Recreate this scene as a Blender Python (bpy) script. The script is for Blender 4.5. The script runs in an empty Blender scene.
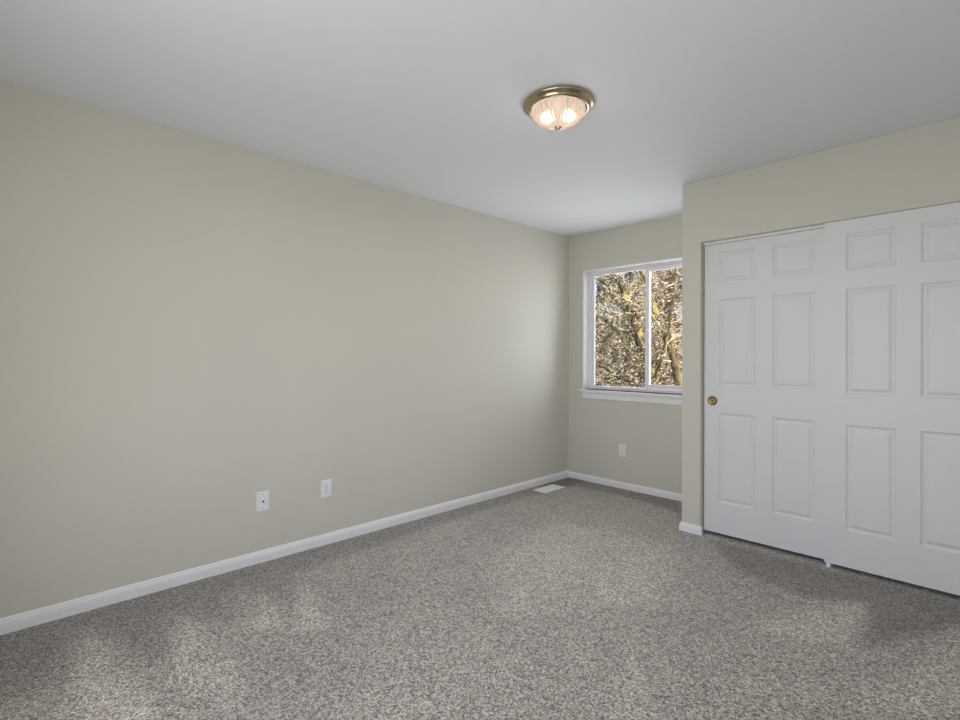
import bpy, bmesh, math, random
from mathutils import Vector, Matrix
random.seed(7)
S = bpy.context.scene
COL = S.collection

# ---------------------------------------------------------------- camera
FPX, YAW, PY, ROLL = 501.13, 0.8053, 355.78, 0.0022
fw = Vector((-math.sin(YAW), math.cos(YAW), 0)); rt = Vector((math.cos(YAW), math.sin(YAW), 0)); up = Vector((0, 0, 1))
r2 = rt * math.cos(ROLL) + up * math.sin(ROLL); u2 = -rt * math.sin(ROLL) + up * math.cos(ROLL)
cam = bpy.data.objects.new('camera', bpy.data.cameras.new('camera')); COL.objects.link(cam)
cam.matrix_world = Matrix(((r2.x, u2.x, -fw.x, 3.0509), (r2.y, u2.y, -fw.y, -4.1833), (r2.z, u2.z, -fw.z, 1.2299), (0, 0, 0, 1)))
cam.data.sensor_fit = 'HORIZONTAL'; cam.data.sensor_width = 36; cam.data.lens = FPX * 36 / 960
cam.data.shift_y = -(360 - PY) / 960
cam.data.clip_start = 0.05; cam.data.clip_end = 300
S.camera = cam
# ---------------------------------------------------------------- world, sun, large lights, exposure
S.view_settings.view_transform = 'Standard'; S.view_settings.look = 'None'
S.view_settings.gamma = 1; S.view_settings.use_curve_mapping = False
S.view_settings.exposure = -0.57
W = bpy.data.worlds.new('sky'); S.world = W; W.use_nodes = True
nt = W.node_tree; bg = nt.nodes['Background']
sky = nt.nodes.new('ShaderNodeTexSky'); sky.sky_type = 'NISHITA'; sky.sun_disc = False
sky.sun_elevation = math.radians(42); sky.sun_rotation = math.radians(110); sky.air_density = 1.0; sky.dust_density = 0.6; sky.ozone_density = 4.0
nt.links.new(sky.outputs[0], bg.inputs[0]); bg.inputs[1].default_value = 0.30
sun = bpy.data.objects.new('sun', bpy.data.lights.new('sun', 'SUN')); COL.objects.link(sun)
sun.data.energy = 18; sun.data.angle = math.radians(0.6); sun.data.color = (1, 0.96, 0.92)
sun.rotation_euler = Vector((0.72, -0.30, 0.62)).to_track_quat('Z', 'Y').to_euler()
def area(name, loc, direction, sx, sy, energy, color):
    l = bpy.data.lights.new(name, 'AREA'); l.shape = 'RECTANGLE'; l.size = sx; l.size_y = sy; l.energy = energy; l.color = color
    o = bpy.data.objects.new(name, l); COL.objects.link(o); o.location = loc
    o.rotation_euler = Vector(direction).to_track_quat('-Z', 'Y').to_euler(); return o
area('rear_fill_light', (2.35, -4.66, 1.22), (0.03, 1, 0.02), 1.9, 1.5, 48, (0.95, 0.975, 1))  # added fill from behind the camera, no known source
area('daylight_bedroom_window', (0.79, 0.26, 1.48), (-0.05, -1, 0.0), 1.15, 1.1, 17, (0.96, 0.97, 1))
area('daylight_window_nook', (0.79, -0.04, 1.48), (0.12, -1, 0.14), 1.1, 1.05, 9.5, (0.93, 0.97, 1))

# ---------------------------------------------------------------- helpers
def link(name, me, m=None, parent=None):
    o = bpy.data.objects.new(name, me); COL.objects.link(o)
    if m: me.materials.append(m)
    if parent: o.parent = parent
    return o
def obj(name, bm, m=None, parent=None, smooth=False, bevel=0, segs=2):
    me = bpy.data.meshes.new(name)
    bmesh.ops.recalc_face_normals(bm, faces=bm.faces)
    bm.to_mesh(me); bm.free()
    if smooth:
        for p in me.polygons: p.use_smooth = True
    o = link(name, me, m, parent)
    if bevel:
        b = o.modifiers.new('bevel', 'BEVEL'); b.width = bevel; b.segments = segs; b.limit_method = 'ANGLE'
    return o
def tag(o, label=None, cat=None, group=None, kind=None):
    if label: o['label'] = label
    if cat: o['category'] = cat
    if group: o['group'] = group
    if kind: o['kind'] = kind
    return o
def empty(name, loc=(0, 0, 0)):
    o = bpy.data.objects.new(name, None); COL.objects.link(o); o.location = loc; o.empty_display_size = 0.05; return o
def box(bm, x0, y0, z0, x1, y1, z1):
    v = [bm.verts.new(c) for c in ((x0,y0,z0),(x1,y0,z0),(x1,y1,z0),(x0,y1,z0),(x0,y0,z1),(x1,y0,z1),(x1,y1,z1),(x0,y1,z1))]
    for f in ((0,3,2,1),(4,5,6,7),(0,1,5,4),(1,2,6,5),(2,3,7,6),(3,0,4,7)): bm.faces.new([v[i] for i in f])
def lathe(bm, prof, n=48, c=(0, 0, 0), axis='Z', flute=0, amp=0.0):
    """revolve (r, h) points; optional radial flutes"""
    rings = []
    for r, h in prof:
        ring = []
        for i in range(n):
            a = 2 * math.pi * i / n
            rr = r * (1 + amp * math.cos(flute * a)) if flute else r
            if axis == 'Z': p = (c[0] + rr * math.cos(a), c[1] + rr * math.sin(a), c[2] + h)
            elif axis == 'Y': p = (c[0] + rr * math.cos(a), c[1] + h, c[2] + rr * math.sin(a))
            else: p = (c[0] + h, c[1] + rr * math.cos(a), c[2] + rr * math.sin(a))
            ring.append(bm.verts.new(p))
        rings.append(ring)
    for a, b in zip(rings, rings[1:]):
        for i in range(n): bm.faces.new((a[i], a[(i + 1) % n], b[(i + 1) % n], b[i]))
    return rings
def capped(bm, prof, **k):
    r = lathe(bm, prof, **k); bm.faces.new(r[0]); bm.faces.new(r[-1])
def sweep(bm, prof, path, out):
    """profile (offset out, z) swept along a 2-D path with mitred out-vectors; ends closed"""
    rows = []
    for (x, y), (ox, oy) in zip(path, out):
        rows.append([bm.verts.new((x + ox * d, y + oy * d, z)) for d, z in prof])
    for a, b in zip(rows, rows[1:]):
        for i in range(len(prof) - 1): bm.faces.new((a[i], a[i + 1], b[i + 1], b[i]))
        bm.faces.new((a[-1], a[0], b[0], b[-1]))
    bm.faces.new(rows[0]); bm.faces.new(rows[-1])

# ---------------------------------------------------------------- materials
def mat(name, color, rough=0.6, metal=0.0, spec=0.5):
    m = bpy.data.materials.new(name); m.use_nodes = True
    b = m.node_tree.nodes['Principled BSDF']
    b.inputs['Base Color'].default_value = (*color, 1); b.inputs['Roughness'].default_value = rough
    b.inputs['Metallic'].default_value = metal; b.inputs['Specular IOR Level'].default_value = spec
    return m
def N(m, t, **k):
    n = m.node_tree.nodes.new(t)
    for a, v in k.items(): setattr(n, a, v)
    return n
def L(m, a, b): m.node_tree.links.new(a, b)
def bump(m, scale, strength, dist=0.002, detail=3):
    tc = N(m, 'ShaderNodeTexCoord'); n = N(m, 'ShaderNodeTexNoise'); b = N(m, 'ShaderNodeBump')
    n.inputs['Scale'].default_value = scale; n.inputs['Detail'].default_value = detail
    b.inputs['Strength'].default_value = strength; b.inputs['Distance'].default_value = dist
    L(m, tc.outputs['Object'], n.inputs['Vector']); L(m, n.outputs['Fac'], b.inputs['Height'])
    L(m, b.outputs['Normal'], m.node_tree.nodes['Principled BSDF'].inputs['Normal']); return n
def mottle(m, c1, c2, scale, detail=3, lo=0.35, hi=0.65):
    tc = N(m, 'ShaderNodeTexCoord'); n = N(m, 'ShaderNodeTexNoise'); r = N(m, 'ShaderNodeValToRGB')
    n.inputs['Scale'].default_value = scale; n.inputs['Detail'].default_value = detail
    r.color_ramp.elements[0].position = lo; r.color_ramp.elements[1].position = hi
    r.color_ramp.elements[0].color = (*c1, 1); r.color_ramp.elements[1].color = (*c2, 1)
    L(m, tc.outputs['Object'], n.inputs['Vector']); L(m, n.outputs['Fac'], r.inputs['Fac'])
    L(m, r.outputs['Color'], m.node_tree.nodes['Principled BSDF'].inputs['Base Color'])
    return r
M_wall = mat('beige_wall_paint', (0.53, 0.495, 0.42), 0.8, spec=0.2)
mottle(M_wall, (0.670, 0.645, 0.575), (0.685, 0.658, 0.586), 1.7); bump(M_wall, 140, 0.12, 0.001)
M_ceil = mat('white_ceiling_paint', (0.84, 0.86, 0.905), 0.9, spec=0.1); bump(M_ceil, 90, 0.2, 0.002)
M_trim = mat('white_trim_paint', (0.90, 0.90, 0.915), 0.4)
M_door = mat('white_door_paint', (0.762, 0.768, 0.785), 0.45); bump(M_door, 120, 0.05, 0.0005)
M_vinyl = mat('white_window_vinyl', (0.90, 0.90, 0.93), 0.35)
M_plate = mat('white_plastic_plate', (0.88, 0.89, 0.91), 0.3)
M_dark = mat('dark_slot', (0.015, 0.015, 0.015), 0.6)
M_brassknob = mat('polished_brass', (0.28, 0.21, 0.06), 0.38, 1.0); bump(M_brassknob, 200, 0.03, 0.0003)
M_antique = mat('antique_brass', (0.47, 0.38, 0.25), 0.22, 1.0); mottle(M_antique, (0.42, 0.35, 0.24), (0.52, 0.42, 0.28), 30)
M_metal = mat('white_register_enamel', (0.90, 0.89, 0.87), 0.4)
M_steel = mat('brushed_aluminium', (0.62, 0.62, 0.63), 0.35, 1.0)
M_ext = mat('exterior_siding', (0.45, 0.43, 0.40), 0.8); bump(M_ext, 8, 0.2)
M_sun_block = mat('sun_block_slab', (0.12, 0.11, 0.10), 0.9); bump(M_sun_block, 20, 0.5)

# carpet: speckled cut pile, its attribute holds vacuumed pile plus painted floor light and shade
M_carpet = mat('grey_brown_carpet', (0.25, 0.23, 0.21), 0.95, spec=0.1)
m = M_carpet; pb = m.node_tree.nodes['Principled BSDF']
pb.inputs['Sheen Weight'].default_value = 0.25; pb.inputs['Sheen Roughness'].default_value = 0.6
tc = N(m, 'ShaderNodeTexCoord')
n1 = N(m, 'ShaderNodeTexNoise'); n1.inputs['Scale'].default_value = 190; n1.inputs['Detail'].default_value = 4; n1.inputs['Roughness'].default_value = 0.95
n2 = N(m, 'ShaderNodeTexNoise'); n2.inputs['Scale'].default_value = 2.2; n2.inputs['Detail'].default_value = 6; n2.inputs['Roughness'].default_value = 0.62; n2.inputs['Distortion'].default_value = 0.6
for n in (n1, n2): L(m, tc.outputs['Object'], n.inputs['Vector'])
acc = None
for sc, wt in ((120, 0.24), (240, 0.40), (430, 0.36)):
    vo = N(m, 'ShaderNodeTexVoronoi'); vo.inputs['Scale'].default_value = sc; L(m, tc.outputs['Object'], vo.inputs['Vector'])
    sp_ = N(m, 'ShaderNodeSeparateColor'); L(m, vo.outputs['Color'], sp_.inputs[0])
    k_ = N(m, 'ShaderNodeMath', operation='MULTIPLY_ADD'); k_.inputs[1].default_value = wt; L(m, sp_.outputs[0], k_.inputs[0])
    if acc: L(m, acc.outputs[0], k_.inputs[2])
    else: k_.inputs[2].default_value = 0
    acc = k_
rp = N(m, 'ShaderNodeValToRGB'); e = rp.color_ramp.elements
e[0].position = 0.24; e[0].color = (0.045, 0.036, 0.030, 1); e[1].position = 0.78; e[1].color = (0.84, 0.775, 0.70, 1)
x = rp.color_ramp.elements.new(0.5); x.color = (0.368, 0.322, 0.284, 1)
L(m, acc.outputs[0], rp.inputs['Fac'])
at = N(m, 'ShaderNodeAttribute', attribute_name='nap_and_light')
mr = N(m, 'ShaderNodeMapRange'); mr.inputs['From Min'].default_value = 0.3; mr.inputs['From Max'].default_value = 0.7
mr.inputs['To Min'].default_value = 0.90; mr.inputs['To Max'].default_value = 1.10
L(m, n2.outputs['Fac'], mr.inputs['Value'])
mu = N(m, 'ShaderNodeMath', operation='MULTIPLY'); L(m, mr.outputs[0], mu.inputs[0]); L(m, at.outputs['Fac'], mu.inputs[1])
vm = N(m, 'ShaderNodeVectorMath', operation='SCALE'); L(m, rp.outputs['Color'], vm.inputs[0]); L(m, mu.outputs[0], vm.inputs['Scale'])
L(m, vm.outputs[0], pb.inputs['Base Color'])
bp = N(m, 'ShaderNodeBump'); bp.inputs['Strength'].default_value = 0.7; bp.inputs['Distance'].default_value = 0.004
L(m, n1.outputs['Fac'], bp.inputs['Height']); L(m, bp.outputs[0], pb.inputs['Normal'])

def glass_mat(name, rough=0.0, tint=(1, 1, 1), thin=True):
    m = bpy.data.materials.new(name); m.use_nodes = True; t = m.node_tree; t.nodes.remove(t.nodes['Principled BSDF'])
    o = t.nodes['Material Output']
    tr = t.nodes.new('ShaderNodeBsdfTransparent'); tr.inputs[0].default_value = (*tint, 1)
    gl = t.nodes.new('ShaderNodeBsdfGlossy'); gl.inputs['Roughness'].default_value = rough
    fr = t.nodes.new('ShaderNodeFresnel'); fr.inputs[0].default_value = 1.45
    mx = t.nodes.new('ShaderNodeMixShader')
    t.links.new(fr.outputs[0], mx.inputs[0]); t.links.new(tr.outputs[0], mx.inputs[1]); t.links.new(gl.outputs[0], mx.inputs[2])
    t.links.new(mx.outputs[0], o.inputs[0]); return m
M_glass = glass_mat('window_glass', 0.0, (0.97, 0.98, 0.98))

# ---------------------------------------------------------------- room shell
H = 2.44; XR = 3.62; YB = -4.72; CW = 1.4845; CY = -0.6975
WX0, WX1, WZ0, WZ1 = 0.171, 1.392, 0.900, 2.074      # bedroom window opening
OX0, OX1, OZ = 1.6145, 3.085, 2.014                   # closet opening
RX0, RX1, RZ0, RZ1 = 1.35, 3.35, 0.60, 2.20          # unseen window added behind the camera for fill light
# floor: fine grid so pile direction and painted light can vary
def inside(px, py, poly):
    c = False; j = len(poly) - 1
    for i in range(len(poly)):
        (xi, yi), (xj, yj) = poly[i], poly[j]
        if (yi > py) != (yj > py) and px < (xj - xi) * (py - yi) / (yj - yi) + xi: c = not c
        j = i
    return c
def edge_d(px, py, poly):
    d = 9
    for i in range(len(poly)):
        ax, ay = poly[i]; bx, by = poly[(i + 1) % len(poly)]
        vx, vy = bx - ax, by - ay; t = max(0, min(1, ((px - ax) * vx + (py - ay) * vy) / (vx * vx + vy * vy)))
        d = min(d, math.hypot(px - ax - vx * t, py - ay - vy * t))
    return d
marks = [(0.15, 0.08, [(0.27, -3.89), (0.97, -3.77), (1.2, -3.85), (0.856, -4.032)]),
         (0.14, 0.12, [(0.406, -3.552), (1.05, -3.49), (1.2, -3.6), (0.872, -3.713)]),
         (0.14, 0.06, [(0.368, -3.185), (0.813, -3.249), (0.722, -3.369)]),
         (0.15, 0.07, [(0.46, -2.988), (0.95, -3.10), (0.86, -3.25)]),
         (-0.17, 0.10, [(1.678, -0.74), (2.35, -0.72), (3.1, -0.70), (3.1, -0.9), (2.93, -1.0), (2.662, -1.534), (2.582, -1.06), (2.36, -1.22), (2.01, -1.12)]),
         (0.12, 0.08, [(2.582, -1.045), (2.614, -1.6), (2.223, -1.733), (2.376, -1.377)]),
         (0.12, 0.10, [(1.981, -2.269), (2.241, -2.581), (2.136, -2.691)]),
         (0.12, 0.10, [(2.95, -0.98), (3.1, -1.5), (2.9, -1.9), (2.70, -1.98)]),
         (0.10, 0.30, [(0.75, -1.2), (1.6, -1.0), (1.9, -1.9), (1.4, -2.5), (0.9, -2.1)]),  # soft window light on the carpet, painted in as a lighter patch
         (-0.13, 0.16, [(-0.1, -4.5), (-0.1, 0.1), (0.22, 0.1), (0.2, -1.5), (0.30, -3.0), (0.55, -3.12), (0.3, -3.3), (0.62, -3.42), (0.32, -3.6), (0.7, -3.70), (0.2, -3.9), (0.6, -4.05), (0.6, -4.5)]),  # painted shade along the left wall, plus darker pile between vacuum wedges
         (-0.16, 0.10, [(0.0, 0.05), (1.5, 0.05), (1.5, -0.75), (1.3, -0.35), (0.8, -0.22), (0.3, -0.25), (0.0, -0.5)])]  # closet shadow along back wall and corner, painted into the carpet
def nap_and_light(px, py):
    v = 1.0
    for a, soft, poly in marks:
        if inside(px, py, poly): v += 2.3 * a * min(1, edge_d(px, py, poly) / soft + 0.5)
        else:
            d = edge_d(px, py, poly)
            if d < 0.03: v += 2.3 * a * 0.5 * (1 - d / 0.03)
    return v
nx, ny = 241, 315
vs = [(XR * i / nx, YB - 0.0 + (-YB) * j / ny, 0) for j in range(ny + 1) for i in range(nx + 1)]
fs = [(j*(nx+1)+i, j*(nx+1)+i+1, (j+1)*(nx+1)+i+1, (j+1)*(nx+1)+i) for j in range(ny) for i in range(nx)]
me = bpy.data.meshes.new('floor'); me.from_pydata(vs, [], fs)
a_ = me.attributes.new('nap_and_light', 'FLOAT', 'POINT'); a_.data.foreach_set('value', [nap_and_light(v[0], v[1]) for v in vs])
o = link('floor', me, M_carpet); tag(o, 'grey brown speckled carpet with vacuum marks and painted light and shade', 'carpet', kind='structure')
def struct(name, bm, m, label, cat, **k):
    o = obj(name, bm, m, **k); tag(o, label, cat, kind='structure'); return o
b = bmesh.new(); box(b, 0, YB, -0.25, XR, 0, -0.004); struct('floor_slab', b, M_ext, 'subfloor slab under the carpet', 'floor')
b = bmesh.new(); box(b, 0, YB, H, XR, 0, H + 0.12); struct('ceiling', b, M_ceil, 'flat white textured ceiling', 'ceiling')
b = bmesh.new(); box(b, -0.14, YB, -0.25, 0, 0.15, H + 0.12); struct('wall_left', b, M_wall, 'long plain beige wall on the left', 'wall')
def wall_y(b, y0, y1, x0, x1, z0, z1, ox0, ox1, oz0, oz1):
    box(b, x0, y0, z0, ox0, y1, z1); box(b, ox1, y0, z0, x1, y1, z1)
    if oz0 > z0: box(b, ox0, y0, z0, ox1, y1, oz0)
    box(b, ox0, y0, oz1, ox1, y1, z1)
b = bmesh.new(); wall_y(b, 0.0, 0.15, 0, XR + 0.14, -0.25, H + 0.12, WX0, WX1, WZ0, WZ1)
bmesh.ops.remove_doubles(b, verts=b.verts, dist=1e-5)
struct('wall_back', b, M_wall, 'beige back wall around the window', 'wall')
b = bmesh.new(); wall_y(b, YB - 0.15, YB, 0, XR + 0.14, -0.25, H + 0.12, RX0, RX1, RZ0, RZ1)
struct('wall_front', b, M_wall, 'beige wall behind the camera', 'wall')
b = bmesh.new(); box(b, XR, YB, -0.25, XR + 0.14, 0, H + 0.12); struct('wall_right', b, M_wall, 'beige wall right of the closet doors', 'wall')
# closet walls: front with opening, and side return
b = bmesh.new()
def quadprism(b, pts, z0, z1):
    lo = [b.verts.new((x, y, z0)) for x, y in pts]; hi = [b.verts.new((x, y, z1)) for x, y in pts]
    b.faces.new(lo[::-1]); b.faces.new(hi)
    for i in range(len(pts)): b.faces.new((lo[i], lo[(i+1) % len(pts)], hi[(i+1) % len(pts)], hi[i]))
T = 0.115
U = [(CW, 0), (OX0, 0), (OX0, OZ), (OX1, OZ), (OX1, 0), (XR, 0), (XR, H), (CW, H)]
fr = [b.verts.new((x, CY, z)) for x, z in U]; bk = [b.verts.new((x, CY + T, z)) for x, z in U]
b.faces.new(fr); b.faces.new(bk)
for i in range(8): b.faces.new((fr[i], fr[(i+1) % 8], bk[(i+1) % 8], bk[i]))
struct('wall_closet', b, M_wall, 'beige closet wall framing the white sliding doors', 'wall', bevel=0.003)
b = bmesh.new(); box(b, CW, CY + T, 0, CW + T, 0, H); struct('wall_closet_side', b, M_wall, 'beige side wall of the closet facing the window nook', 'wall')
# unseen overhead slab, its eaves added to keep sun out of the room
b = bmesh.new()
box(b, -0.8, YB - 0.95, H + 0.20, XR + 0.7, 0.7, H + 0.30)
struct('sun_block_roof', b, M_sun_block, 'unseen slab with eaves, added to keep the sun out', 'sun_block_roof')

# baseboards
BP = [(0, 0), (0.0125, 0), (0.0125, 0.046), (0.0110, 0.048), (0.0110, 0.052), (0.0125, 0.054), (0.0100, 0.062), (0.0085, 0.064), (0.0085, 0.067), (0.0065, 0.075), (0.004, 0.0785), (0, 0.0785)]
BP = [(d, z * 0.88) for d, z in BP]
b = bmesh.new(); sweep(b, BP, [(0, YB), (0, 0)], [(1, 0), (1, -1)]); struct('baseboard_left', b, M_trim, 'white moulded baseboard along the long left wall', 'baseboard')
BP = [(d, z * 0.87) for d, z in BP]
b = bmesh.new(); sweep(b, BP, [(0, 0), (CW, 0)], [(1, -1), (-1, -1)]); struct('baseboard_back', b, M_trim, 'white moulded baseboard below the window', 'baseboard')
b = bmesh.new(); sweep(b, BP, [(CW, 0), (CW, CY), (OX0, CY), (OX0, CY + 0.02)], [(-1, -1), (-1, -1), (1, -1), (1, 0)])
struct('baseboard_closet', b, M_trim, 'short white baseboard wrapping the closet wall corner', 'baseboard')
b = bmesh.new(); sweep(b, BP, [(OX1, CY + 0.02), (OX1, CY), (XR, CY), (XR, YB)], [(-1, 0), (-1, -1), (-1, -1), (-1, 0)])
struct('baseboard_right', b, M_trim, 'white baseboard right of the closet opening', 'baseboard')

# ---------------------------------------------------------------- bedroom window (horizontal slider)
win = empty('window_1', ((WX0 + WX1) / 2, 0.1, WZ0)); tag(win, 'white horizontal sliding window looking onto mossy trees', 'window', kind='structure')
WL = Vector(win.location)
def wobj(name, b, m, parent=win, **k):
    bmesh.ops.translate(b, verts=b.verts, vec=-WL); return obj(name, b, m, parent, **k)
def framebox(b, x0, x1, z0, z1, y0, y1, w, wb=None, wt=None):
    wb = w if wb is None else wb; wt = w if wt is None else wt
    box(b, x0, y0, z0, x0 + w, y1, z1); box(b, x1 - w, y0, z0, x1, y1, z1)
    box(b, x0 + w, y0, z0, x1 - w, y1, z0 + wb); box(b, x0 + w, y0, z1 - wt, x1 - w, y1, z1)
b = bmesh.new(); t = 0.012   # wood wrapped jamb
for q in ((WX0, WX0 + t, WZ0, WZ1), (WX1 - t, WX1, WZ0, WZ1)): box(b, q[0], -0.003, q[2], q[1], 0.10, q[3])
box(b, WX0 + t, -0.003, WZ1 - t, WX1 - t, 0.10, WZ1)
wobj('jamb_liner', b, M_trim, bevel=0.0015)
b = bmesh.new(); framebox(b, WX0 + .002, WX1 - .002, WZ0 + .002, WZ1 - .002, 0.085, 0.149, 0.030)
wobj('window_frame', b, M_vinyl, bevel=0.002)
# fixed left pane, sliding right sash
XM = 0.790
def sash(name, x0, x1, z0, z1, y0, y1, w):
    b = bmesh.new(); framebox(b, x0, x1, z0, z1, y0, y1, w)
    s = wobj(name, b, M_vinyl, bevel=0.003)
    b = bmesh.new(); box(b, x0 + w - .004, (y0 + y1) / 2 - .002, z0 + w - .004, x1 - w + .004, (y0 + y1) / 2 + .002, z1 - w + .004)
    bmesh.ops.translate(b, verts=b.verts, vec=-WL); obj('pane', b, M_glass, s)
    return s
fz0, fz1 = WZ0 + 0.034, WZ1 - 0.034
sash('fixed_sash', WX0 + 0.031, XM + 0.030, fz0 - 0.020, fz1 + 0.012, 0.118, 0.142, 0.021)
ss = sash('sliding_sash', XM - 0.004, WX1 - 0.038, fz0, fz1, 0.090, 0.115, 0.036)
b = bmesh.new(); box(b, XM + 0.008, 0.080, 1.42, XM + 0.022, 0.0905, 1.50); bmesh.ops.translate(b, verts=b.verts, vec=-WL)
obj('latch', b, M_vinyl, ss, bevel=0.003)
b = bmesh.new(); box(b, WX0 - 0.03, -0.032, WZ0 - 0.022, WX1 + 0.03, 0.0, WZ0); box(b, WX0 + .0, 0.0, WZ0 - 0.022, WX1 - .0, 0.088, WZ0)
wobj('window_stool', b, M_trim, bevel=0.005, segs=3)
b = bmesh.new()
pf = [(0, WZ0 - 0.022), (0, WZ0 - 0.088), (-0.008, WZ0 - 0.088), (-0.012, WZ0 - 0.080), (-0.012, WZ0 - 0.040), (-0.017, WZ0 - 0.034), (-0.017, WZ0 - 0.022)]
l = [b.verts.new((WX0, y, z)) for y, z in pf]; r = [b.verts.new((WX1, y, z)) for y, z in pf]
b.faces.new(l); b.faces.new(r[::-1])
for i in range(len(pf)): b.faces.new((l[i], l[(i+1) % len(pf)], r[(i+1) % len(pf)], r[i]))
wobj('window_apron', b, M_trim)
# unseen window added around the rear fill light
w2 = empty('added_rear_window', (2.35, YB - 0.08, RZ0)); tag(w2, 'large white framed window, unseen, added behind the camera for fill light', 'window', kind='structure')
b = bmesh.new(); framebox(b, RX0, RX1, RZ0, RZ1, YB - 0.12, YB - 0.05, 0.05); box(b, 2.325, YB - 0.11, RZ0 + .05, 2.375, YB - 0.06, RZ1 - .05)
bmesh.ops.translate(b, verts=b.verts, vec=-Vector(w2.location)); obj('window_frame', b, M_vinyl, w2)  # frame of the added rear window, unseen

# ---------------------------------------------------------------- closet sliding doors
def panel_door(x0, x1, y, cols, rows, z0=0.026, z1=2.004, th=0.034):
    """six-panel moulded face at y (front, facing -y)"""
    b = bmesh.new()
    xs = [x0] + [c for p in cols for c in p] + [x1]; zs = [z0] + [c for p in rows for c in p] + [z1]
    V = {}
    def vt(x, yy, z):
        k = (round(x, 5), round(yy, 5), round(z, 5))
        if k not in V: V[k] = b.verts.new((x, yy, z))
        return V[k]
    def q(*p): b.faces.new([vt(*c) for c in p])
    for i in range(len(xs) - 1):
        for j in range(len(zs) - 1):
            xa, xb, za, zb = xs[i], xs[i+1], zs[j], zs[j+1]
            if i % 2 == 1 and j % 2 == 1:
                prev = (xa, xb, za, zb, y)
                for ins, dy in ((0.004, 0.004), (0.011, 0.0085), (0.018, 0.0085), (0.026, 0.0040), (0.034, 0.0015)):
                    cur = (xa + ins, xb - ins, za + ins, zb - ins, y + dy)
                    A = [(prev[0], prev[4], prev[2]), (prev[1], prev[4], prev[2]), (prev[1], prev[4], prev[3]), (prev[0], prev[4], prev[3])]
                    B = [(cur[0], cur[4], cur[2]), (cur[1], cur[4], cur[2]), (cur[1], cur[4], cur[3]), (cur[0], cur[4], cur[3])]
                    for k in range(4): q(A[k], A[(k+1) % 4], B[(k+1) % 4], B[k])
                    prev = cur
                q(*B)
            else: q((xa, y, za), (xb, y, za), (xb, y, zb), (xa, y, zb))
    q((x0, y, z0), (x0, y, z1), (x0, y + th, z1), (x0, y + th, z0)); q((x1, y, z0), (x1, y, z1), (x1, y + th, z1), (x1, y + th, z0))
    q((x0, y, z0), (x1, y, z0), (x1, y + th, z0), (x0, y + th, z0)); q((x0, y, z1), (x1, y, z1), (x1, y + th, z1), (x0, y + th, z1))
    q((x0, y + th, z0), (x1, y + th, z0), (x1, y + th, z1), (x0, y + th, z1))
    return b
YL, YR = CY + 0.052, CY + 0.010
b = panel_door(1.6205, 2.372, YL, [(1.720, 1.944), (2.045, 2.272)], [(0.236, 0.843), (1.028, 1.618), (1.734, 1.938)], z1=1.996)
dl = obj('door_1', b, M_door); tag(dl, 'left white six-panel sliding closet door with brass finger pull', 'door', kind='structure')
b = panel_door(2.331, 3.078, YR, [(2.434, 2.657), (2.757, 2.980)], [(0.236, 0.841), (1.015, 1.617), (1.726, 1.932)], z1=2.0122)
dr = obj('door_2', b, M_door); tag(dr, 'right white six-panel sliding closet door overlapping the left one', 'door', kind='structure')
# round brass finger pulls
def pull(x, y, z, parent):
    b = bmesh.new()
    lathe(b, [(r * 1.2, h) for r, h in [(0.0005, -0.0005), (0.004, -0.0018), (0.0085, -0.0012), (0.012, 0.0004), (0.0165, -0.0015), (0.020, -0.0045), (0.0235, -0.0050), (0.0262, -0.0035), (0.0270, 0.0012)]], n=40, c=(x, y, z), axis='Y')
    b.faces.new([v for v in b.verts][:40])
    return obj('finger_pull', b, M_brassknob, parent, smooth=True)
tag(pull(1.676, YL, 0.925, dl), 'round brass finger pull')
pull(3.034, YR, 0.925, dr)
# track under the header, door guide on the carpet
b = bmesh.new(); box(b, OX0 + 0.001, CY + 0.048, OZ - 0.012, OX1 - 0.001, CY + 0.098, OZ)
box(b, OX0 + 0.001, CY + 0.046, OZ - 0.016, OX1 - 0.001, CY + 0.049, OZ)
o = obj('trim_1', b, M_trim); tag(o, 'white sliding door track under the closet header', 'door track', kind='structure')
g = empty('door_guide', (2.352, CY + 0.03, 0)); tag(g, 'small white floor guide where the two closet doors overlap', 'door guide')
b = bmesh.new(); box(b, -0.014, -0.026, 0.0, 0.014, 0.075, 0.003); obj('base_plate', b, M_plate, g, bevel=0.001)
for yy in (-0.0245, 0.0155, 0.057):
    b = bmesh.new(); box(b, -0.010, yy, 0.004, 0.010, yy + 0.0035, 0.038 if yy > 0 else 0.030); obj('fin', b, M_plate, g, bevel=0.001)

# ---------------------------------------------------------------- wall plates
def plate_bm(w=0.072, h=0.116, d=0.0055):
    """bevel edged cover plate, back at y=0, facing -y"""
    b = bmesh.new(); A = []
    for ins, dy in ((0, 0), (0, -0.0022), (0.003, -d * .85), (0.006, -d)):
        A.append([b.verts.new((sx * (w/2 - ins), dy, sz * (h/2 - ins))) for sx, sz in ((-1,-1),(1,-1),(1,1),(-1,1))])
    for p, q in zip(A, A[1:]):
        for i in range(4): b.faces.new((p[i], p[(i+1) % 4], q[(i+1) % 4], q[i]))
    b.faces.new(A[-1]); b.faces.new(A[0]); return b
def screw(x, z, y, parent):
    b = bmesh.new(); capped(b, [(0.0036, y), (0.0036, y - 0.0008), (0.0028, y - 0.0012)], n=16, c=(x, 0, z), axis='Y')
    s = obj('screw', b, M_steel, parent)
    b = bmesh.new(); box(b, x - .0028, y - .00135, z - .0004, x + .0028, y - .0011, z + .0004); obj('slot', b, M_dark, s)
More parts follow.
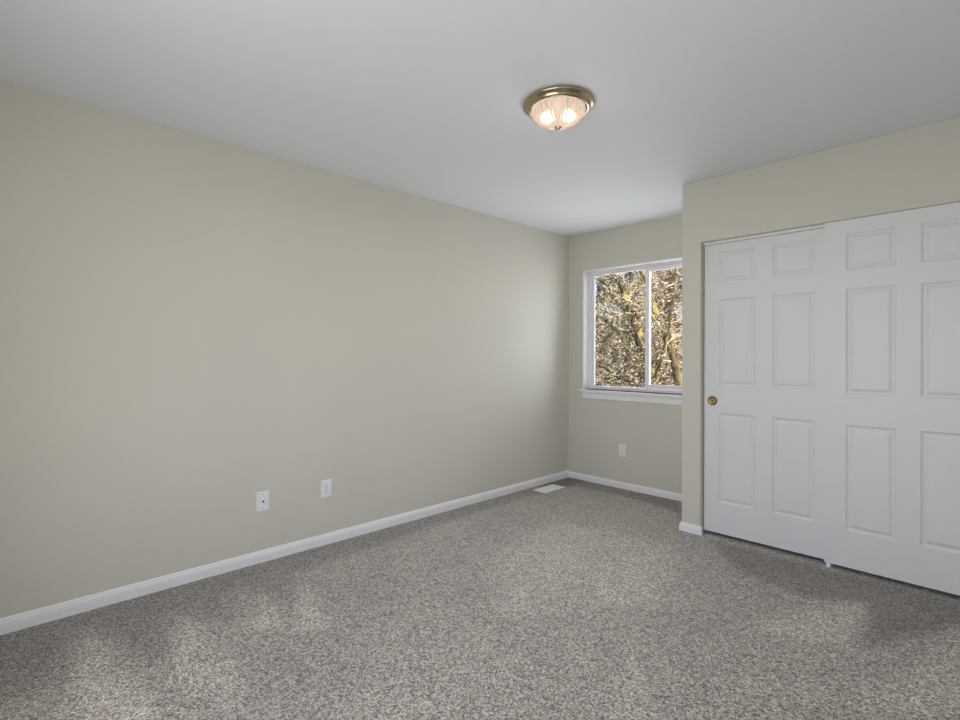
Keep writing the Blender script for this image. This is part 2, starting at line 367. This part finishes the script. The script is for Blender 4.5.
def duplex(loc, rz, label):
    e = empty('wall_outlet', loc); e.rotation_euler.z = rz; tag(e, label, 'outlet')
    obj('cover_plate', plate_bm(), M_plate, e)
    for s in (-1, 1):
        b = bmesh.new(); n = 28; pts = []
        for i in range(n):   # rounded socket face, flat top and bottom
            a = 2 * math.pi * i / n; pts.append((0.0172 * math.cos(a), max(-0.0142, min(0.0142, 0.0172 * math.sin(a)))))
        for y0, y1 in ((-0.005, -0.0075),):
            lo = [b.verts.new((px, y0, s * 0.0195 + pz)) for px, pz in pts]; hi = [b.verts.new((px, y1, s * 0.0195 + pz)) for px, pz in pts]
            b.faces.new(hi); b.faces.new(lo)
            for i in range(n): b.faces.new((lo[i], lo[(i+1) % n], hi[(i+1) % n], hi[i]))
        r = obj('socket', b, M_plate, e, bevel=0.0006)
        b = bmesh.new(); box(b, -0.0072, -0.0079, s*.0195 - .001, -0.0052, -0.0074, s*.0195 + .0075); box(b, 0.0052, -0.0079, s*.0195 - .000, 0.0068, -0.0074, s*.0195 + .0065)
        capped(b, [(0.0026, -0.0074), (0.0026, -0.0079)], n=14, c=(0, 0, s*.0195 - .0072), axis='Y')
        obj('slots', b, M_dark, r)
    screw(0, 0, -0.0055, e)
    return e
duplex((0, -2.641, 0.360), math.radians(90), 'white duplex outlet on the left wall, nearer the window')
duplex((0.609, 0, 0.353), 0, 'white duplex outlet on the back wall below the window')
e = empty('coax_outlet', (0, -3.046, 0.360)); e.rotation_euler.z = math.radians(90)
tag(e, 'white wall plate with one dark centre jack on left wall', 'cable outlet')
obj('cover_plate', plate_bm(), M_plate, e)
b = bmesh.new(); capped(b, [(0.0068, -0.005), (0.0068, -0.0075), (0.006, -0.008)], n=6, axis='Y'); nut = obj('nut', b, M_steel, e)
b = bmesh.new(); lathe(b, [(0.0046, -0.0078), (0.0046, -0.015), (0.0030, -0.015), (0.0028, -0.009)], n=20, axis='Y'); jk = obj('jack', b, M_dark, e)
b = bmesh.new(); capped(b, [(0.0026, -0.0085), (0.0026, -0.010)], n=12, axis='Y'); obj('contact', b, M_dark, jk)
for z in (-0.0415, 0.0415): screw(0, z, -0.0055, e)

# ---------------------------------------------------------------- floor register
g = empty('floor_register', (0.150, -0.505, 0)); tag(g, 'white louvred floor vent in the carpet near the back corner', 'floor vent')
b = bmesh.new(); w, l = 0.072, 0.148
A = []
for ins, z in ((0, 0.0), (0, 0.003), (0.006, 0.0055), (0.020, 0.0058), (0.020, -0.012)):
    A.append([b.verts.new((sx * (w - ins), sy * (l - ins), z)) for sx, sy in ((-1,-1),(1,-1),(1,1),(-1,1))])
for p, q in zip(A, A[1:]):
    for i in range(4): b.faces.new((p[i], p[(i+1) % 4], q[(i+1) % 4], q[i]))
obj('rim', b, M_metal, g)
b = bmesh.new(); box(b, -w + .02, -l + .02, 0.0006, w - .02, l - .02, 0.0012); obj('damper', b, M_steel, g)
b = bmesh.new()
for i in range(15):
    y = -l + 0.028 + i * (2 * l - 0.056) / 14
    v = [b.verts.new(c) for c in ((-w+.02, y - .003, .0015), (w-.02, y - .003, .0015), (w-.02, y + .0035, .0056), (-w+.02, y + .0035, .0056), (-w+.02, y - .002, .0013), (w-.02, y - .002, .0013), (w-.02, y + .0045, .0054), (-w+.02, y + .0045, .0054))]
    for f in ((0,1,2,3),(4,7,6,5),(0,4,5,1),(3,2,6,7),(0,3,7,4),(1,5,6,2)): b.faces.new([v[k] for k in f])
box(b, -0.002, -l + .02, 0.0015, 0.002, l - .02, 0.0057)
obj('louvres', b, M_metal, g)

# ---------------------------------------------------------------- ceiling light
g = empty('ceiling_light', (1.580, -2.255, H)); tag(g, 'flush ceiling light with antique brass rim and ribbed glass dome, lit', 'ceiling light')
R = 0.169
b = bmesh.new()
lathe(b, [(0.001, -0.001), (0.150, -0.001), (R - .010, -0.001), (R - .002, -0.004), (R, -0.010), (R - .001, -0.016), (R - .006, -0.020), (R - .014, -0.0225), (R - .019, -0.026), (R - .020, -0.032), (R - .024, -0.036), (R - .031, -0.038), (R - .036, -0.037), (R - .037, -0.030)], n=96)
obj('mounting_pan', b, M_antique, g, smooth=True)
b = bmesh.new(); lathe(b, [(0.001, -0.004), (0.122, -0.004), (0.1275, -0.030)], n=64)
obj('reflector', b, M_trim, g, smooth=True)
# ribbed dome: thick clear pressed glass
M_ribs = bpy.data.materials.new('ribbed_glass'); M_ribs.use_nodes = True
t_ = M_ribs.node_tree; pbs = t_.nodes['Principled BSDF']; pbs.inputs['Base Color'].default_value = (1, 0.93, 0.86, 1)
pbs.inputs['Transmission Weight'].default_value = 1; pbs.inputs['Roughness'].default_value = 0.13; pbs.inputs['IOR'].default_value = 1.45
tl = t_.nodes.new('ShaderNodeBsdfTranslucent'); tl.inputs[0].default_value = (0.95, 0.80, 0.68, 1)
mx = t_.nodes.new('ShaderNodeMixShader'); mx.inputs[0].default_value = 0.30
t_.links.new(pbs.outputs[0], mx.inputs[1]); t_.links.new(tl.outputs[0], mx.inputs[2]); t_.links.new(mx.outputs[0], t_.nodes['Material Output'].inputs[0])
b = bmesh.new()
dome = [(0.128 * math.cos(a) ** 1.3, -0.036 - 0.084 * math.sin(a) ** 1.1) for a in [i * math.pi / 2 / 14 for i in range(14)]] + [(0.006, -0.1178)]
n = 288; rings = []
for k, (r, h) in enumerate(dome):
    ring = []
    for i in range(n):
        a = 2 * math.pi * i / n; am = 0.0042 * min(1, r / 0.06) * (1 if 0 < k else 0)
        rr = r + am * math.cos(36 * a); ring.append(b.verts.new((rr * math.cos(a), rr * math.sin(a), h)))
    rings.append(ring)
for p, q in zip(rings, rings[1:]):
    for i in range(n): b.faces.new((p[i], p[(i+1) % n], q[(i+1) % n], q[i]))
obj('glass_dome', b, M_ribs, g, smooth=True)
b = bmesh.new(); capped(b, [(0.004, -0.108), (0.017, -0.1155), (0.018, -0.119), (0.014, -0.122), (0.009, -0.124), (0.0095, -0.128), (0.007, -0.132), (0.002, -0.134)], n=32)
obj('finial', b, M_antique, g, smooth=True)
M_bulb = bpy.data.materials.new('lit_bulb'); M_bulb.use_nodes = True
pbn = M_bulb.node_tree.nodes['Principled BSDF']; pbn.inputs['Emission Color'].default_value = (1, 0.78, 0.60, 1); pbn.inputs['Emission Strength'].default_value = 5.5
va = Vector((1.603 - 3.05, -2.285 + 4.18, 0)).normalized(); side = Vector((va.y, -va.x, 0))
for s in (-1, 1):
    c = side * s * 0.052
    b = bmesh.new(); capped(b, [(0.003, -0.006), (0.013, -0.006), (0.013, -0.030)], n=20, c=(c.x, c.y, 0)); h = obj('bulb_holder', b, M_plate, g)
    b = bmesh.new(); capped(b, [(0.010, -0.030), (0.013, -0.036), (0.021, -0.045), (0.025, -0.056), (0.024, -0.066), (0.018, -0.075), (0.008, -0.080), (0.001, -0.081)], n=24, c=(c.x, c.y, 0))
    obj('bulb', b, M_bulb, g, smooth=True)

pl = bpy.data.lights.new('ceiling_lamp_downlight', 'AREA'); pl.shape = 'DISK'; pl.size = 0.22; pl.energy = 7.5; pl.color = (1, 0.965, 0.93)
po = bpy.data.objects.new('ceiling_lamp_downlight', pl); COL.objects.link(po); po.parent = g; po.location = (0, 0, -0.137)
pl = bpy.data.lights.new('ceiling_lamp_glow', 'POINT'); pl.energy = 0.5; pl.color = (1, 0.95, 0.9); pl.shadow_soft_size = 0.05
po = bpy.data.objects.new('ceiling_lamp_glow', pl); COL.objects.link(po); po.parent = g; po.location = (0, 0, -0.22)

# ---------------------------------------------------------------- outdoors
M_soil = mat('forest_floor', (0.12, 0.10, 0.05), 0.95); mottle(M_soil, (0.07, 0.09, 0.03), (0.17, 0.12, 0.06), 0.6, 6)
b = bmesh.new(); box(b, -70, 0.9, -3.4, 40, 90, -3.0)
o = obj('ground', b, M_soil); tag(o, 'brown and green forest ground outside the window', 'ground', kind='structure')
def bark(name, c1, c2, moss, mosscover):
    m = mat(name, c1, 0.9, spec=0.2); r = mottle(m, c1, c2, 9, 5)
    n = N(m, 'ShaderNodeTexNoise'); n.inputs['Scale'].default_value = 2.4; n.inputs['Detail'].default_value = 5
    tc = N(m, 'ShaderNodeTexCoord'); L(m, tc.outputs['Object'], n.inputs['Vector'])
    rr = N(m, 'ShaderNodeValToRGB'); rr.color_ramp.elements[0].position = 0.62 - mosscover * .4; rr.color_ramp.elements[1].position = 0.72 - mosscover * .4
    L(m, n.outputs['Fac'], rr.inputs['Fac'])
    mx = N(m, 'ShaderNodeMix', data_type='RGBA'); L(m, rr.outputs['Color'], mx.inputs[0]); L(m, r.outputs['Color'], mx.inputs[6]); mx.inputs[7].default_value = (*moss, 1)
    L(m, mx.outputs[2], m.node_tree.nodes['Principled BSDF'].inputs['Base Color']); return m
def leafmat(name, cols):
    m = mat(name, cols[0], 0.7, spec=0.2); g = N(m, 'ShaderNodeNewGeometry'); r = N(m, 'ShaderNodeValToRGB'); r.color_ramp.interpolation = 'CONSTANT'
    e = r.color_ramp.elements; e[0].color = (*cols[0], 1); e[1].position = 1 / len(cols); e[1].color = (*cols[1], 1)
    for i, c in enumerate(cols[2:], 2): x = e.new(i / len(cols)); x.color = (*c, 1)
    L(m, g.outputs['Random Per Island'], r.inputs['Fac']); L(m, r.outputs['Color'], m.node_tree.nodes['Principled BSDF'].inputs['Base Color'])
    return m
M_barkA = bark('dark_mossy_bark', (0.05, 0.035, 0.02), (0.13, 0.09, 0.05), (0.27, 0.22, 0.07), 0.38)
M_barkB = bark('grey_mossy_bark', (0.20, 0.17, 0.15), (0.36, 0.31, 0.28), (0.32, 0.265, 0.11), 0.35)
M_barkC = bark('brown_bark', (0.09, 0.07, 0.06), (0.24, 0.19, 0.16), (0.25, 0.24, 0.08), 0.25)
M_twigA = leafmat('mossy_twigs', [(0.56, 0.44, 0.22), (0.05, 0.035, 0.02), (0.46, 0.31, 0.20), (0.34, 0.32, 0.11), (0.62, 0.48, 0.40)])
M_twigB = leafmat('pink_twigs', [(0.50, 0.36, 0.33), (0.20, 0.12, 0.09), (0.56, 0.42, 0.36), (0.40, 0.30, 0.20)])
M_leafA = leafmat('ochre_leaves', [(0.54, 0.40, 0.22), (0.09, 0.06, 0.03), (0.72, 0.62, 0.52), (0.31, 0.30, 0.10), (0.64, 0.44, 0.38), (0.04, 0.04, 0.03)])
M_leafB = leafmat('pink_buds', [(0.62, 0.45, 0.42), (0.30, 0.16, 0.12), (0.66, 0.55, 0.48), (0.45, 0.36, 0.16), (0.22, 0.13, 0.08)])
M_conif = leafmat('conifer_needles', [(0.05, 0.09, 0.05), (0.09, 0.14, 0.08), (0.03, 0.06, 0.04), (0.13, 0.17, 0.09)])
class Acc:
    def __init__(s): s.v = []; s.f = []
    def tube(s, pts, rads, n):
        base = None
        for k, (p, r) in enumerate(zip(pts, rads)):
            d = (pts[min(k + 1, len(pts) - 1)] - pts[max(k - 1, 0)])
            if d.length < 1e-6: d = Vector((0, 0, 1))
            d.normalize(); a = d.cross(Vector((0.3, 0.9, 0.2))).normalized(); c = d.cross(a)
            i0 = len(s.v)
            for i in range(n):
                t = 2 * math.pi * i / n; s.v.append(tuple(p + (a * math.cos(t) + c * math.sin(t)) * r))
            if base is not None:
                for i in range(n): s.f.append((base + i, base + (i+1) % n, i0 + (i+1) % n, i0 + i))
            base = i0
        i0 = base; s.f.append(tuple(i0 + i for i in range(n)))
    def leaf(s, p, r, rnd):
        d = Vector((rnd.uniform(-1, 1), rnd.uniform(-1, 1), rnd.uniform(-1, 1))); a = d.cross(Vector((.1, .2, 1))).normalized(); c = d.cross(a).normalized()
        i0 = len(s.v); l = r * rnd.uniform(1.2, 2.4)
        for q in (a * l, c * r, -a * l, -c * r + d * r * .3): s.v.append(tuple(p + q))
        s.f.append((i0, i0+1, i0+2, i0+3))
    def build(s, name, m, parent, smooth=False):
        me = bpy.data.meshes.new(name); me.from_pydata(s.v, [], s.f)
        if smooth: me.polygons.foreach_set('use_smooth', [True] * len(me.polygons))
        return link(name, me, m, parent)
def smooth_path(pts, sub=5):
    P = [Vector(p) for p in pts]; out = []
    for i in range(len(P) - 1):
        p0, p1, p2, p3 = P[max(i-1, 0)], P[i], P[i+1], P[min(i+2, len(P)-1)]
        for k in range(sub):
            t = k / sub
            out.append(0.5 * ((2*p1) + (p2-p0)*t + (2*p0-5*p1+4*p2-p3)*t*t + (-p0+3*p1-3*p2+p3)*t**3))
    out.append(P[-1]); return out
def tree(label, base, limbs, bm_, tm, lm, seed, sprigs, twlen, leafr, leaves_per, group=None, name='bare_tree'):
    """limbs: [(points, r0, r1)] in world space; twigs sprout from the limbs and fork, buds sit on the twigs"""
    rnd = random.Random(seed); B = Vector(base); root = empty(name, base); tag(root, label, 'tree', group)
    T = Acc(); W_ = Acc(); F = Acc(); nodes = []
    for pts, r0, r1 in limbs:
        sp = smooth_path([Vector(p) - B for p in pts]); n = len(sp)
        jit = [p + Vector((rnd.gauss(0, 1), rnd.gauss(0, 1), rnd.gauss(0, 1))) * 0.012 for p in sp]
        rr = [(r0 + (r1 - r0) * k / (n - 1)) * rnd.uniform(0.9, 1.12) for k in range(n)]
        T.tube(jit, rr, 9)
        for a, c, r in zip(jit, jit[1:], rr): 
            if a.z > 1.2: nodes.append((a, c, r))
    for _ in range(sprigs):
        a, c, r = rnd.choice(nodes); p = a.lerp(c, rnd.random())
        d = Vector((rnd.gauss(0, 1), rnd.gauss(0, 1), rnd.gauss(0.15, 0.7))).normalized()
        L0 = twlen * rnd.uniform(0.4, 1.3); stack = [(p, d, L0, 0.007 + r * 0.16, 0)]
        while stack:
            p, d, ln, rad, lev = stack.pop(); pts = [p]; segs = 4
            for k in range(segs):
                d = (d + Vector((rnd.gauss(0, .25), rnd.gauss(0, .25), rnd.gauss(0.04, .25)))).normalized()
                p = p + d * ln / segs; pts.append(p)
                for _k in range(leaves_per):
                    F.leaf(p + Vector((rnd.gauss(0, 1), rnd.gauss(0, 1), rnd.gauss(0, 1))) * 0.05, leafr * rnd.uniform(.5, 1.3), rnd)
                if lev < 2 and rnd.random() < (0.75 if lev == 0 else 0.5):
                    stack.append((p, (d + Vector((rnd.gauss(0, 1), rnd.gauss(0, 1), rnd.gauss(0, 1))) * 0.8).normalized(), ln * rnd.uniform(.4, .7), rad * .6, lev + 1))
            W_.tube(pts, [rad * (1 - .18 * k) for k in range(segs + 1)], 3)
    T.build('trunk', bm_, root, True)
    o = W_.build('twigs', tm, root); o['kind'] = 'stuff'
    o = F.build('leaves', lm, root); o['kind'] = 'stuff'
    return root
# leaning mossy tree seen through the left pane
A = [([(-1.45, 5.7, -3.05), (-1.55, 5.6, -1.2), (-1.80, 5.5, 0.25), (-1.924, 5.5, 0.843), (-2.193, 5.45, 1.672), (-2.34, 5.4, 2.205), (-2.62, 5.4, 2.826), (-2.98, 5.3, 3.35), (-3.4, 5.2, 4.6)], 0.15, 0.05),
     ([(-1.60, 5.55, -1.0), (-1.40, 5.6, 0.2), (-1.584, 5.6, 1.455), (-1.97, 5.7, 2.2), (-2.20, 5.8, 2.85), (-2.56, 5.9, 3.55), (-2.8, 6, 4.8)], 0.10, 0.04),
     ([(-1.95, 5.5, 0.82), (-2.15, 5.3, 1.05), (-2.43, 5.2, 1.615), (-2.86, 5.1, 2.063), (-3.42, 5.0, 2.389), (-4.2, 4.9, 2.7)], 0.06, 0.02),
     ([(-1.85, 5.5, 0.5), (-2.08, 5.4, 0.735), (-2.468, 5.2, 0.763), (-2.905, 5.1, 1.034), (-3.422, 5.0, 1.367), (-4.3, 4.8, 1.8)], 0.045, 0.018),
     ([(-1.82, 5.5, 0.35), (-2.19, 5.7, 0.731), (-2.66, 5.9, 0.80), (-3.24, 6.1, 0.76), (-4.1, 6.2, 1.0)], 0.04, 0.015),
     ([(-2.15, 5.45, 1.6), (-2.5, 5.2, 1.75), (-2.9, 5.0, 1.55), (-3.5, 4.9, 1.62)], 0.035, 0.015),
     ([(-2.3, 5.4, 2.1), (-2.7, 5.6, 2.35), (-3.2, 5.7, 2.9), (-3.8, 5.8, 3.2)], 0.035, 0.015),
     ([(-1.9, 5.5, 0.7), (-1.6, 5.2, 1.1), (-1.3, 5.0, 1.9), (-1.1, 4.8, 3.0)], 0.04, 0.015)]
tree('mossy tree with dark diagonal limbs filling the left window pane', (-1.45, 5.7, -3.05), A, M_barkA, M_twigA, M_leafA, 3, 250, 0.62, 0.010, 2)
Bt = [([(-2.35, 7.0, -3.05), (-2.42, 7.0, -1), (-2.445, 7.0, 0.32), (-2.40, 7.0, 1.49), (-2.30, 7.0, 2.53), (-2.21, 7.05, 3.56), (-2.1, 7.1, 5.6)], 0.11, 0.05),
      ([(-2.40, 7.0, 1.40), (-2.13, 6.9, 2.5), (-1.79, 6.8, 2.95), (-1.3, 6.7, 3.8)], 0.05, 0.02),
      ([(-2.42, 7.0, 0.9), (-2.21, 6.9, 1.33), (-1.79, 6.9, 1.14), (-1.2, 6.8, 0.8)], 0.045, 0.02),
      ([(-2.32, 7.0, 2.2), (-2.65, 7.1, 2.75), (-2.9, 7.1, 3.6)], 0.035, 0.015),
      ([(-2.42, 7.0, 1.2), (-2.8, 7.0, 1.6), (-3.2, 7.1, 2.5)], 0.035, 0.015)]
tree('grey trunked mossy tree standing upright in the right window pane', (-2.35, 7.0, -3.05), Bt, M_barkB, M_twigA, M_leafB, 5, 190, 0.62, 0.011, 2)
def grown(x, y, h, lean, seed, r):
    rnd = random.Random(seed); top = Vector((x + lean, y + rnd.uniform(-.5, .5), -3.05 + h)); base = Vector((x, y, -3.05)); mid = base.lerp(top, .5) + Vector((rnd.uniform(-.3, .3), rnd.uniform(-.3, .3), 0))
    limbs = [([base, mid, top], r, r * .3)]; tr = smooth_path([base, mid, top])
    for k in range(11):
        t = 0.25 + 0.7 * k / 11; i = int(t * (len(tr) - 1)); p = tr[i]; a = rnd.uniform(0, 6.28); ll = h * (0.30 - 0.18 * t) * rnd.uniform(.8, 1.4)
        d = Vector((math.cos(a), math.sin(a), rnd.uniform(.3, .9)))
        limbs.append(([p, p + d * ll * .5, p + d * ll + Vector((0, 0, ll * .25))], r * (0.45 - .2 * t), r * .10))
    return limbs, base
spots = [(-4.6, 8.2, 8.5, .5, 'mossy bare tree just behind the leaning one, left pane', 'A'),
         (-3.5, 9.6, 9.0, -.4, 'pink budded tree between the leaning and the upright trunks', 'B'),
         (-6.6, 10.6, 10.0, .4, 'second row bare tree with ochre leaves, left edge of window', 'A'),
         (-5.2, 12.0, 10.5, -.3, 'pale pink twigged tree deep behind the window mullion', 'B'),
         (-0.4, 8.6, 9.0, .3, 'ochre leaved tree hidden right of the upright trunk', 'A'),
         (-9.0, 12.0, 10.5, .5, 'pale budded tree far left beyond the window', 'B'),
         (-7.6, 14.5, 11.0, .2, 'ochre tree in the farthest bare row', 'A'),
         (-3.6, 13.6, 10.5, .4, 'pink tree in the farthest bare row', 'B'),
         (-6.8, 17.2, 11.0, .4, 'hazy budded tree before the dark conifers', 'B'),
         (1.6, 10.0, 9.5, -.3, 'bare tree straight out behind the closet wall', 'B')]
for i, (x, y, h, ln, lab, k) in enumerate(spots):
    limbs, base = grown(x, y, h, ln, 20 + i, 0.11)
    tree(lab, base, limbs, M_barkC if k == 'B' else M_barkA, M_twigB if k == 'B' else M_twigA, M_leafB if k == 'B' else M_leafA, 40 + i, 95, 0.85, 0.022, 2, group='bare trees outside the window')
def conifer(x, y, h, seed, label):
    h *= 0.66; rnd = random.Random(seed); root = empty('conifer', (x, y, -3.05)); tag(root, label, 'tree', 'dark conifers behind the bare trees')
    T = Acc(); F = Acc(); T.tube([Vector((0, 0, 0)), Vector((.05, 0, h * .5)), Vector((0, 0, h))], [.2, .12, .02], 8)
    for k in range(150):
        t = k / 150; z = h * (0.12 + .86 * t); rr = (1 - t) * h * .2 + .15; a = k * 2.4; d = Vector((math.cos(a), math.sin(a), -.15))
        p0 = Vector((0, 0, z)); T.tube([p0, p0 + d * rr], [.03, .008], 4)
        for j in range(70):
            u = rnd.random() ** .7; q = p0 + d * rr * u; w = .28 * (1 - u * .5)
            F.leaf(q + Vector((rnd.gauss(0, w), rnd.gauss(0, w), rnd.gauss(-.05, w * .4))), .05, rnd)
    T.build('trunk', M_barkC, root); o = F.build('needles', M_conif, root); o['kind'] = 'stuff'
for i, (x, y, h, lab) in enumerate([(-9.2, 19, 8.0, 'dark green conifer behind the left pane trees'), (-6.6, 20.5, 7.0, 'shorter dark conifer behind the window mullion'), (-5.2, 16.4, 6.6, 'dark green conifer low in the right pane'), (-12.5, 21, 9, 'dark conifer farthest to the left'), (-2.5, 20, 8.5, 'dark conifer to the right, behind the closet wall'), (-9.4, 24, 7.5, 'hindmost dark conifer between two others')]):
    conifer(x, y, h, 60 + i, lab)
